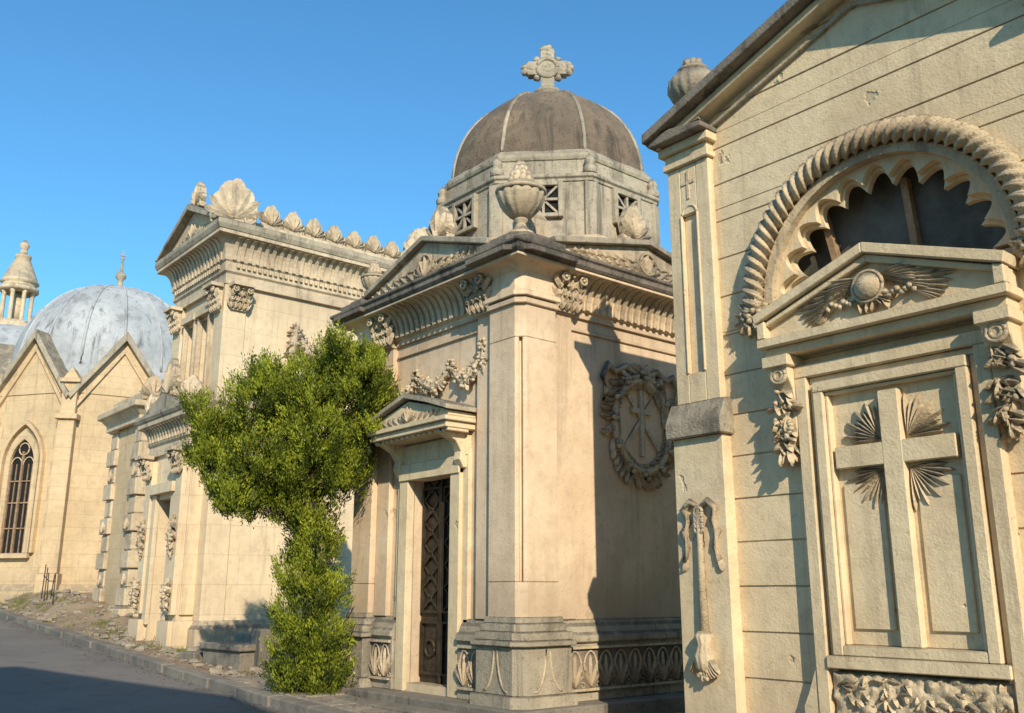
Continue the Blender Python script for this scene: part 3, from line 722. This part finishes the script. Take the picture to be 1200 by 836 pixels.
box(m,S,-HS,HS,8.70,8.90,-.25,.15)
for i in range(9): acroterion(m,S,-HS+.80+i*.50,8.89,.05,.46*random.uniform(.9,1.08),.10,1.15)
for i in range(8): petal(m,S,-HS+1.05+i*.50,8.88,.05,pi/2,.26,.14,.06,True)
done(m,'parapet',E,B2O,.006)
acroterion(mo,Fr(x0+.0,y0+.0,250),0.0,8.72,.15,1.02,.16,1.0); acroterion(mo,S,HS-.2,8.8,.0,1.1,.14)
acroterion(mo,Fr(x0,y1,200),0,8.72,.2,.65,.12); acroterion(mo,F,0,9.48,.25,.6,.12)
for i in range(5): petal(mo,F,0,8.78,.33,pi/2+(i-2)*.6,.36,.14,.05)
for s in (-1,1):
    for i in range(4): petal(mo,F,s*(.3+.2*i),8.76,.33,pi/2-s*.9,.28-.05*i,.11,.05); 
for s in (-1,1): capital(mo,F,s*(HF-.22),6.95,7.5,.4,.08)
capital(mo,S,-HS+.22,6.98,7.5,.4,.08)
swag(mo,S,-.9,6.9,-.1,6.7,.5,.03,.09,14); swag(mo,S,-.9,6.9,-1.0,6.1,.0,.03,.08,8); swag(mo,S,-.1,6.7,.0,5.9,.0,.03,.08,8)
swag(mo,S,-.1,6.7,.7,6.9,.5,.03,.09,14)
m=M(); px0=6.78; hp=1.0; PF=Fr(px0,18.7,180); PS=Fr(6.955,17.7,270)
box(m,PF,-hp,-.4,.2,4.35,-.365,0); box(m,PF,.4,hp,.2,4.35,-.365,0); box(m,PF,-.4,.4,3.3,4.35,-.365,0)
for s in (-1,1):
    box(m,PF,s*.82-.16,s*.82+.16,1.1,4.1,-.02,.10); box(m,PF,s*.5-.1,s*.5+.1,.9,3.4,-.02,.07)
box(m,PS,-.13,.13,1.1,4.1,-.02,.05)
box(m,PF,-.6,.6,3.4,3.6,-.02,.14); box(m,PF,-hp-.06,-.5,.1,1.0,-.02,.16); box(m,PF,.5,hp+.06,.1,1.0,-.02,.16); box(m,PS,-.25,.17,.1,1.0,-.02,.12)
done(m,'portal',E,B2,.008)
m=M(); pp=rectpath(px0,17.7,7.15,19.7)
sweep(m,pp,[(-.02,4.2),(.06,4.2),(.06,4.4),(.1,4.45)]+cove(.1,4.5,.24,4.78)+[(.28,4.8),(.28,4.9)]); coveribs(m,PF,-hp,hp,.15,.07,.1,4.5,.24,4.78)
done(m,'portal_entablature',E,B2O,.006)
m=M(); sweep(m,pp,[(-.02,4.902),(.30,4.902),(.34,4.97),(.34,5.03),(-.02,5.08)]); m.add([(x,y,z) for z in (4.9,5.06) for x,y in ((px0,17.7),(7.15,17.7),(7.15,19.7),(px0,19.7))],BOXF)
prism(m,PF,[(-1.15,5.04),(1.15,5.04),(0,5.4)],-.3,.28)
done(m,'portal_cornice',E,GR,.01)
acroterion(mo,Fr(px0,17.75,225),0,5.05,.08,.55,.12); acroterion(mo,PF,0,5.32,.1,.8,.12); acroterion(mo,Fr(px0,19.65,180),0,5.05,.1,.55,.12)
for s in (-1,1):
    capital(mo,PF,s*.82,3.7,4.2,.34,.10); swag(mo,PF,s*.82,2.9,s*.82,2.2,0,.11,.07,8)
    swag(mo,PF,s*.82,1.7,s*.82,1.2,0,.11,.08,8)
done(mo,'carved_ornament',E,B2O)
m=M(); box(m,PF,-.4,.4,.3,3.3,-.34,-.28)
for s in (-1,1):
    for q in range(3): box(m,PF,s*.2-.14,s*.2+.14,.5+q*.92,1.3+q*.92,-.28,-.25)
done(m,'door',E,DOORM,.01)
# ------------------------------------------------------------------ rusticated small mausoleum
K=empty('rusticated_mausoleum')
x0,y0,x1,y1=7.4,22.5,9.4,24.8; F=Fr(x0,23.65,180); S=Fr(8.4,y0,270); U=.5
m=M(); m.add([(x,y,z) for z in (.8,5.6+U) for x,y in ((x0+.08,y0+.08),(x1,y0+.08),(x1,y1),(x0+.08,y1))],BOXF)
done(m,'walls',K,CH)
m=M(); mo=M()
for px,py in ((x0+.28,y0+.28),(x0+.28,y1-.28),(x1-.28,y0+.28),(x0+1.0,y0+.30)):
    z=1.2; i=0
    while z<5.1+U:
        w=.30 if i%2==0 else .24; h=.42
        prism_xy(m,[(px-w,py-w),(px+w,py-w),(px+w,py+w),(px-w,py+w)],z+.015,z+h-.015); 
        prism_xy(m,[(px-.22,py-.22),(px+.22,py-.22),(px+.22,py+.22),(px-.22,py+.22)],z-.02,z+h)
        fr=Fr(px,py-w,270)
        if i%3==1: palmette(mo,fr,0,z+.06,0,.26,5,.04)
        fr=Fr(px-w,py,180)
        if i%3==1: palmette(mo,fr,0,z+.06,0,.26,5,.04)
        z+=h; i+=1
P=rectpath(x0,y0,x1,y1)
sweep(m,P,[(-.02,.7),(.15,.7),(.15,1.15),(-.02,1.22)])
sweep(m,P,[(-.02,4.95+U),(.08,4.95+U),(.08,5.1+U),(.2,5.25+U),(.28,5.28+U),(.28,5.42+U),(-.02,5.45+U)])
prism(m,S,[(-1.0,5.44+U),(1.0,5.44+U),(1.0,5.7+U),(0,6.1+U),(-1.0,5.7+U)],-2.3,.1)
for i in range(10): box(m,S,-1.0+i*.2,-.92+i*.2,5.0+U,5.1+U,.07,.14)
done(m,'rusticated_piers',K,B2O,.02,2)
acroterion(mo,S,-.85,5.44+U,.15,.6,.12); acroterion(mo,S,0,5.98+U,.0,.5,.12)
done(mo,'carved_ornament',K,B2O)
# ------------------------------------------------------------------ gothic chapel, octagonal with ribbed dome
C=empty('octagonal_gothic_chapel')
ccx,ccy=8.98,30.72; R=3.4; A0=237.2-90
mw=M(); mo=M(); mg=M(); mt=M(); mfw=M()
ap=R*math.cos(pi/8); hw8=R*math.sin(pi/8)
def oc(R): return [(ccx+R*math.cos(math.radians(A0+45*k)),ccy+R*math.sin(math.radians(A0+45*k))) for k in range(8)]
prism_xy(mw,oc(R),.6,7.0)
for k in range(8):
    ang=A0+45*k+22.5; a=math.radians(ang); fr=Fr(ccx+ap*math.cos(a),ccy+ap*math.sin(a),ang)
    box(mo,fr,-hw8-.06,hw8+.06,.6,1.55,-.05,.18); prism_dz(mo,fr,[(-.05,1.55),(.18,1.55),(.06,1.72),(-.05,1.72)],-hw8-.04,hw8+.04)
    prism(mw,fr,[(-hw8+.02,7.0),(hw8-.02,7.0),(0,8.75)],-.5,.03)
    for s in (-1,1): prism(mg,fr,[(s*(hw8+.02),6.78),(0,8.62),(0,8.90),(s*(hw8+.10),6.90)],-.55,.22)
    for s in (-1,1): prism(mo,fr,[(s*(hw8-.16),6.55),(0,8.25),(0,8.40),(s*(hw8-.16),6.72)],-.02,.10)
    w=.40; z0,zs=2.55,5.0
    def lan(w,top=1.0): 
        pts=[(-w,z0)]; n=10
        for i in range(n+1):
            t=i/n; th=pi-t*pi/3; pts.append((w+2*w*math.cos(th),zs+2*w*math.sin(th)))
        pts2=[(-p,q) for p,q in reversed(pts[:-1])]; return pts+pts2
    if k!=2:
        A=lan(w); B=lan(w+.16); prism(mt,fr,A,-.02,.012); band(mo,fr,A,B,-.02,.10); band(mo,fr,lan(w+.24),lan(w+.32),-.02,.14)
        box(mo,fr,-w-.2,w+.2,z0-.14,z0,-.02,.16)
        box(mfw,fr,-.03,.03,z0,zs+.35,.01,.07)
        for q in (-1,1): ring(mo,fr,q*w*.5,zs-.05,.04,w*.46,.025,0,pi,8,4,1.3); box(mfw,fr,q*(w-.03)-.025,q*(w-.03)+.025,z0,zs,.01,.06); box(mfw,fr,q*w*.5-.012,q*w*.5+.012,z0,zs,.01,.04)
        ring(mo,fr,0,zs+.42,.04,.17,.028,0,2*pi,12,4)
        for zz in (3.2,3.9,4.5): box(mfw,fr,-w,w,zz,zz+.035,.01,.055)
    b=math.radians(A0+45*k); f2=Fr(ccx+R*math.cos(b),ccy+R*math.sin(b),A0+45*k)
    box(mo,f2,-.28,.28,.6,2.0,-.3,.24); box(mo,f2,-.22,.22,2.0,6.2,-.3,.15); box(mo,f2,-.30,.30,6.2,6.35,-.3,.24); box(mo,f2,-.2,.2,6.35,7.25,-.3,.12)
    box(mo,f2,-.28,.28,7.25,7.37,-.32,.2); prism(mo,f2,[(-.22,7.37),(.22,7.37),(0,7.7)],-.28,.12)
done(mw,'walls',C,CH); done(mo,'buttresses_and_tracery',C,CH,.012); done(mg,'gable_copings',C,GR,.015); done(mt,'windows',C,BLACK); done(mfw,'window_frames',C,WOOD)
m=M(); N=18
prof=[(2.95,7.0),(2.95,7.9)]+[(2.9*math.cos(pi/2*i/N)**.9 if i<N else .15,7.95+3.15*math.sin(pi/2*i/N)) for i in range(N+1)]
revolve(m,(ccx,ccy,0),prof,48); 
for k in range(16):
    a=math.radians(A0)+2*pi*k/16; tube(m,[(ccx+r*math.cos(a),ccy+r*math.sin(a),z) for r,z in prof[2:]],.045,5)
done(m,'lead_dome',C,LEAD)
m=M(); revolve(m,(ccx,ccy,11.0),[(.3,0),(.25,.12),(.1,.2),(.08,.45),(.17,.55),(.17,.65),(.06,.75),(.03,1.15),(.07,1.2),(.02,1.3)],10)
fc=Fr(ccx,ccy,255); box(m,fc,-.02,.02,12.1,12.5,-.02,.02); box(m,fc,-.10,.10,12.3,12.34,-.018,.018)
done(m,'finial',C,GR)
L=empty('lantern_turret'); lx,ly=8.1,41.2
m=M(); revolve(m,(lx,ly,0),[(2.9,.5),(2.9,9.3),(3.0,9.35),(3.0,9.6)],24,False); done(m,'tower_body',L,CH)
m=M(); revolve(m,(lx,ly,0),[(2.8,9.55)]+[(2.8*math.cos(pi/2*i/10*.8),9.6+2.4*math.sin(pi/2*i/10*.8)) for i in range(11)],32); done(m,'dome',L,LEAD)
m=M(); revolve(m,(lx,ly,0),[(.95,11.7),(.95,12.0),(.75,12.05),(.75,12.15)],16,False); revolve(m,(lx,ly,0),[(.25,12.1),(.25,13.5)],12)
for k in range(8):
    a=k*pi/4+.2; revolve(m,(lx+.55*math.cos(a),ly+.55*math.sin(a),0),[(.13,12.14),(.085,12.22),(.085,13.35),(.13,13.45)],8)
revolve(m,(lx,ly,0),[(.68,13.44),(.76,13.5),(.76,13.62),(.64,13.68),(.64,13.8),(.74,13.86),(.68,13.95),(.46,14.5),(.28,14.9),(.32,14.95),(.32,15.05),(.16,15.12),(.12,15.35),(.2,15.5),(.05,15.75)],16)
done(m,'lantern',L,B2O)
# ------------------------------------------------------------------ gabled block off camera, added to cast the shadow on the road
X=empty('road_shadow_caster'); F=Fr(-2.6,-3.2,0)
m=M(); prism(m,F,[(-7.3,0),(7.3,0),(7.3,8.6),(0,10.5),(-7.3,8.6)],-7,0); done(m,'walls',X,CH)
m=M()
for s in (-1,1):
    prism(m,F,[(s*7.6,8.53),(0,10.51),(0,10.72),(s*7.6,8.74)],-7.2,.15)
    box(m,F,s*6.9-.35,s*6.9+.35,0,8.4,-.02,.12)
box(m,F,-7.3,7.3,0,.8,-.02,.10); done(m,'roof_and_trim',X,GR,.01)
m=M()
for a in (-4,0,4): box(m,F,a-.5,a+.5,1.5 if a else .1,4.2,-.02,.01)
done(m,'windows',X,GLASS); m=M()
for a in (-4,0,4):
    for q in (-1,1): box(m,F,a+q*.58-.1,a+q*.58+.1,1.4 if a else .1,4.2,-.02,.08)
    box(m,F,a-.75,a+.75,4.2,4.45,-.02,.14)
done(m,'window_surrounds',X,CR,.01)
# ------------------------------------------------------------------ stone tomb blocks near the tree
m=M()
def tb(cx_,cy_,w,l,z0,z1,rot):
    a=math.radians(rot); pts=[(cx_+p*math.cos(a)-q*math.sin(a),cy_+p*math.sin(a)+q*math.cos(a)) for p,q in ((-w,-l),(w,-l),(w,l),(-w,l))]; prism_xy(m,pts,z0,z1)
tb(6.75,14.9,.28,.62,.1,.62,4); tb(6.75,14.9,.33,.67,.62,.72,4); tb(6.95,14.25,.2,.25,.1,.95,-8); tb(6.45,15.9,.16,.22,.1,.55,14); tb(7.3,15.3,.3,.3,.1,.85,0)
done(m,'stone_tomb',None,STEP,.02,2)
m=M()
for i in range(5):
    x,y=6.55+.02*i,25.0+.35*i; z=gh(x,y); tube(m,[(x,y,z-.05),(x+.03*math.sin(i*2),y+.04*math.cos(i*3),z+.75+.1*math.sin(i*5))],.014,5)
tube(m,[(6.55,25,gh(6.55,25)+.55),(6.6,25.8,gh(6.6,25.8)+.5),(6.63,26.4,gh(6.6,26.4)+.6)],.012,5)
done(m,'iron_railing',None,IRON)
V=[];Fc=[]
def blades(x,y,n,s):
    for _ in range(n):
        px,py=x+random.gauss(0,s),y+random.gauss(0,s); z=gh(px,py)-.01; h=random.uniform(.04,.14); a=random.uniform(0,2*pi); w=.007
        if px<6.0: continue
        o=len(V); V.extend([(px-w*math.cos(a),py-w*math.sin(a),z),(px+w*math.cos(a),py+w*math.sin(a),z),(px+random.uniform(-.06,.06),py+random.uniform(-.06,.06),z+h)]); Fc.append((o,o+1,o+2))
for i in range(45): blades(random.uniform(6.1,7.0),random.uniform(13.8,29),36,.08)
for i in range(16): blades(random.uniform(6.05,6.5),random.uniform(26.5,30),70,.15)
me=bpy.data.meshes.new('grass'); me.from_pydata(V,[],Fc); at=me.attributes.new('tint','FLOAT','FACE'); at.data.foreach_set('value',rng.uniform(.0,1,len(Fc))); me.materials.append(GRASS)
o=bpy.data.objects.new('grass',me); scene.collection.objects.link(o)
# ------------------------------------------------------------------ cypress tree
TR=empty('cypress_tree')
bx,by,bz=6.28,11.75,.12
latL=Vector((.886,-.463,0)); latR=Vector((.62,-.785,0))/.913; dep=Vector((.463,.886,0))
def tp(px,py,dd=0):
    z=4.98-(py-385)*.0114; u=(px-352)/79
    q=Vector((bx,by,0))+(latL*u if u<0 else latR*u)+dep*dd; return Vector((q.x,q.y,z))
m=M()
tube(m,[Vector((bx,by,bz-.1)),tp(356,740),tp(352,680),tp(350,620),tp(345,570),tp(342,520),tp(350,460)],[.13,.10,.09,.08,.07,.05,.02],8)
for pts in ([(350,640),(330,590),(290,550),(250,520)],[(348,610),(320,570),(300,500),(290,450)],[(348,600),(375,550),(400,500),(425,450)],[(346,570),(360,500),(385,430)],[(350,620),(330,600),(285,590),(262,565)],[(345,560),(390,540),(410,510)],[(345,560),(325,500),(330,440)]):
    d=random.uniform(-.1,.3); tube(m,[tp(p[0],p[1],d*i/3) for i,p in enumerate(pts)],[.045,.035,.022,.01][:len(pts)],6)
done(m,'trunk_and_limbs',TR,BARK)
blobs=[(385,432,38),(330,446,44),(282,470,38),(250,505,32),(290,528,40),(350,490,50),(402,455,38),(395,515,36),(258,552,26),(340,548,34),(288,576,24),(426,445,26),(370,407,24),(238,485,20),(416,498,26),(298,432,26),(238,530,22),(322,588,22),(266,582,18),(385,552,28),(436,465,18),(398,408,18),(230,510,12),(410,535,16),(315,560,26),
 (344,588,26),(352,612,28),(356,640,30),(344,668,30),(368,690,28),(347,715,32),(366,742,34),(344,765,32),(376,780,26),(352,795,32)]
pos=[];tint=[];nor=[]
for (px,py,r) in blobs:
    col=py>585; nd=1 if col else 3
    for rep in range(nd):
        rm=r/80*(1 if rep==0 else .85); dd=0 if rep==0 else random.choice([-1,1])*random.uniform(.3,.8)*(1 if rep==1 else -1)
        if rep: dd*= max(.3,1-abs(px-345)/150)
        c=tp(px+(0 if rep==0 else random.uniform(-16,12)),py+(0 if rep==0 else random.uniform(-12,14)),dd)
        ncl=int((150 if col else 100)*(rm/.5)**2)+10
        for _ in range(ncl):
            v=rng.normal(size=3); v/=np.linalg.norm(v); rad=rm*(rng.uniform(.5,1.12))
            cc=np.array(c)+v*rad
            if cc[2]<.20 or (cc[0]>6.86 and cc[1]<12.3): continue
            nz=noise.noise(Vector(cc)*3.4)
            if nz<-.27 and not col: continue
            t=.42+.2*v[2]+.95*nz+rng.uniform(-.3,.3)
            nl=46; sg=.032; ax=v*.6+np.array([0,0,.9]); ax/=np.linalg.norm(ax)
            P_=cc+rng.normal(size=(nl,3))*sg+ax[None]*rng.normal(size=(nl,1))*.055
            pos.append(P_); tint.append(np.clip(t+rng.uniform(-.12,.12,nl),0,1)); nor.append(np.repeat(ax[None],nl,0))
P_=np.concatenate(pos); tn=np.concatenate(tint); D=np.concatenate(nor); n=len(P_)
D=D+rng.normal(size=(n,3))*.38; D/=np.linalg.norm(D,axis=1)[:,None]
U_=np.cross(D,rng.normal(size=(n,3))); U_/=np.linalg.norm(U_,axis=1)[:,None]
Ln=rng.uniform(.035,.075,n)[:,None]; Wd=rng.uniform(.006,.011,n)[:,None]
v0=P_-D*Ln*.5; v1=P_+U_*Wd; v2=P_+D*Ln*.5; v3=P_-U_*Wd
co=np.stack([v0,v1,v2,v3],1).reshape(-1,3)
me=bpy.data.meshes.new('foliage'); me.vertices.add(4*n); me.vertices.foreach_set('co',co.ravel())
me.loops.add(4*n); me.loops.foreach_set('vertex_index',np.arange(4*n)); me.polygons.add(n); me.polygons.foreach_set('loop_start',np.arange(0,4*n,4)); me.polygons.foreach_set('loop_total',np.full(n,4))
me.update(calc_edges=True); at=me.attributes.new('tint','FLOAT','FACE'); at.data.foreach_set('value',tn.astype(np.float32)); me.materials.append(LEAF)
o=bpy.data.objects.new('foliage',me); scene.collection.objects.link(o); o.parent=TR
# ------------------------------------------------------------------ light, sky, camera
d=Vector((1.42,2.74,-1.83)).normalized()
sun=bpy.data.lights.new('sun','SUN'); sun.energy=5.0; sun.angle=math.radians(.5); sun.color=(1,.90,.73)
so=bpy.data.objects.new('sun',sun); scene.collection.objects.link(so); so.rotation_euler=d.to_track_quat('-Z','Y').to_euler()
w=bpy.data.worlds.new('World'); scene.world=w; w.use_nodes=True; nt=w.node_tree
bg=nt.nodes['Background']; sk=nt.nodes.new('ShaderNodeTexSky'); sk.sky_type='NISHITA'; sk.sun_disc=False
sk.sun_elevation=math.asin(-d.z); sk.sun_rotation=math.atan2(-d.x,-d.y); sk.air_density=1.2; sk.dust_density=.2; sk.ozone_density=3.0
mx=nt.nodes.new('ShaderNodeMix'); mx.data_type='RGBA'; mx.blend_type='MULTIPLY'; mx.inputs[0].default_value=1; mx.inputs[7].default_value=(.62,1.20,1.44,1)
nt.links.new(sk.outputs[0],mx.inputs[6]); nt.links.new(mx.outputs[2],bg.inputs[0]); bg.inputs[1].default_value=.14
cam=bpy.data.cameras.new('camera'); co_=bpy.data.objects.new('camera',cam); scene.collection.objects.link(co_)
co_.location=(0,0,1.5); co_.rotation_euler=(math.radians(90+14.13),0,math.radians(-40)); cam.lens=33; cam.sensor_width=36; cam.clip_end=6000
scene.camera=co_
scene.view_settings.view_transform='Standard'; scene.view_settings.look='None'; scene.view_settings.exposure=0
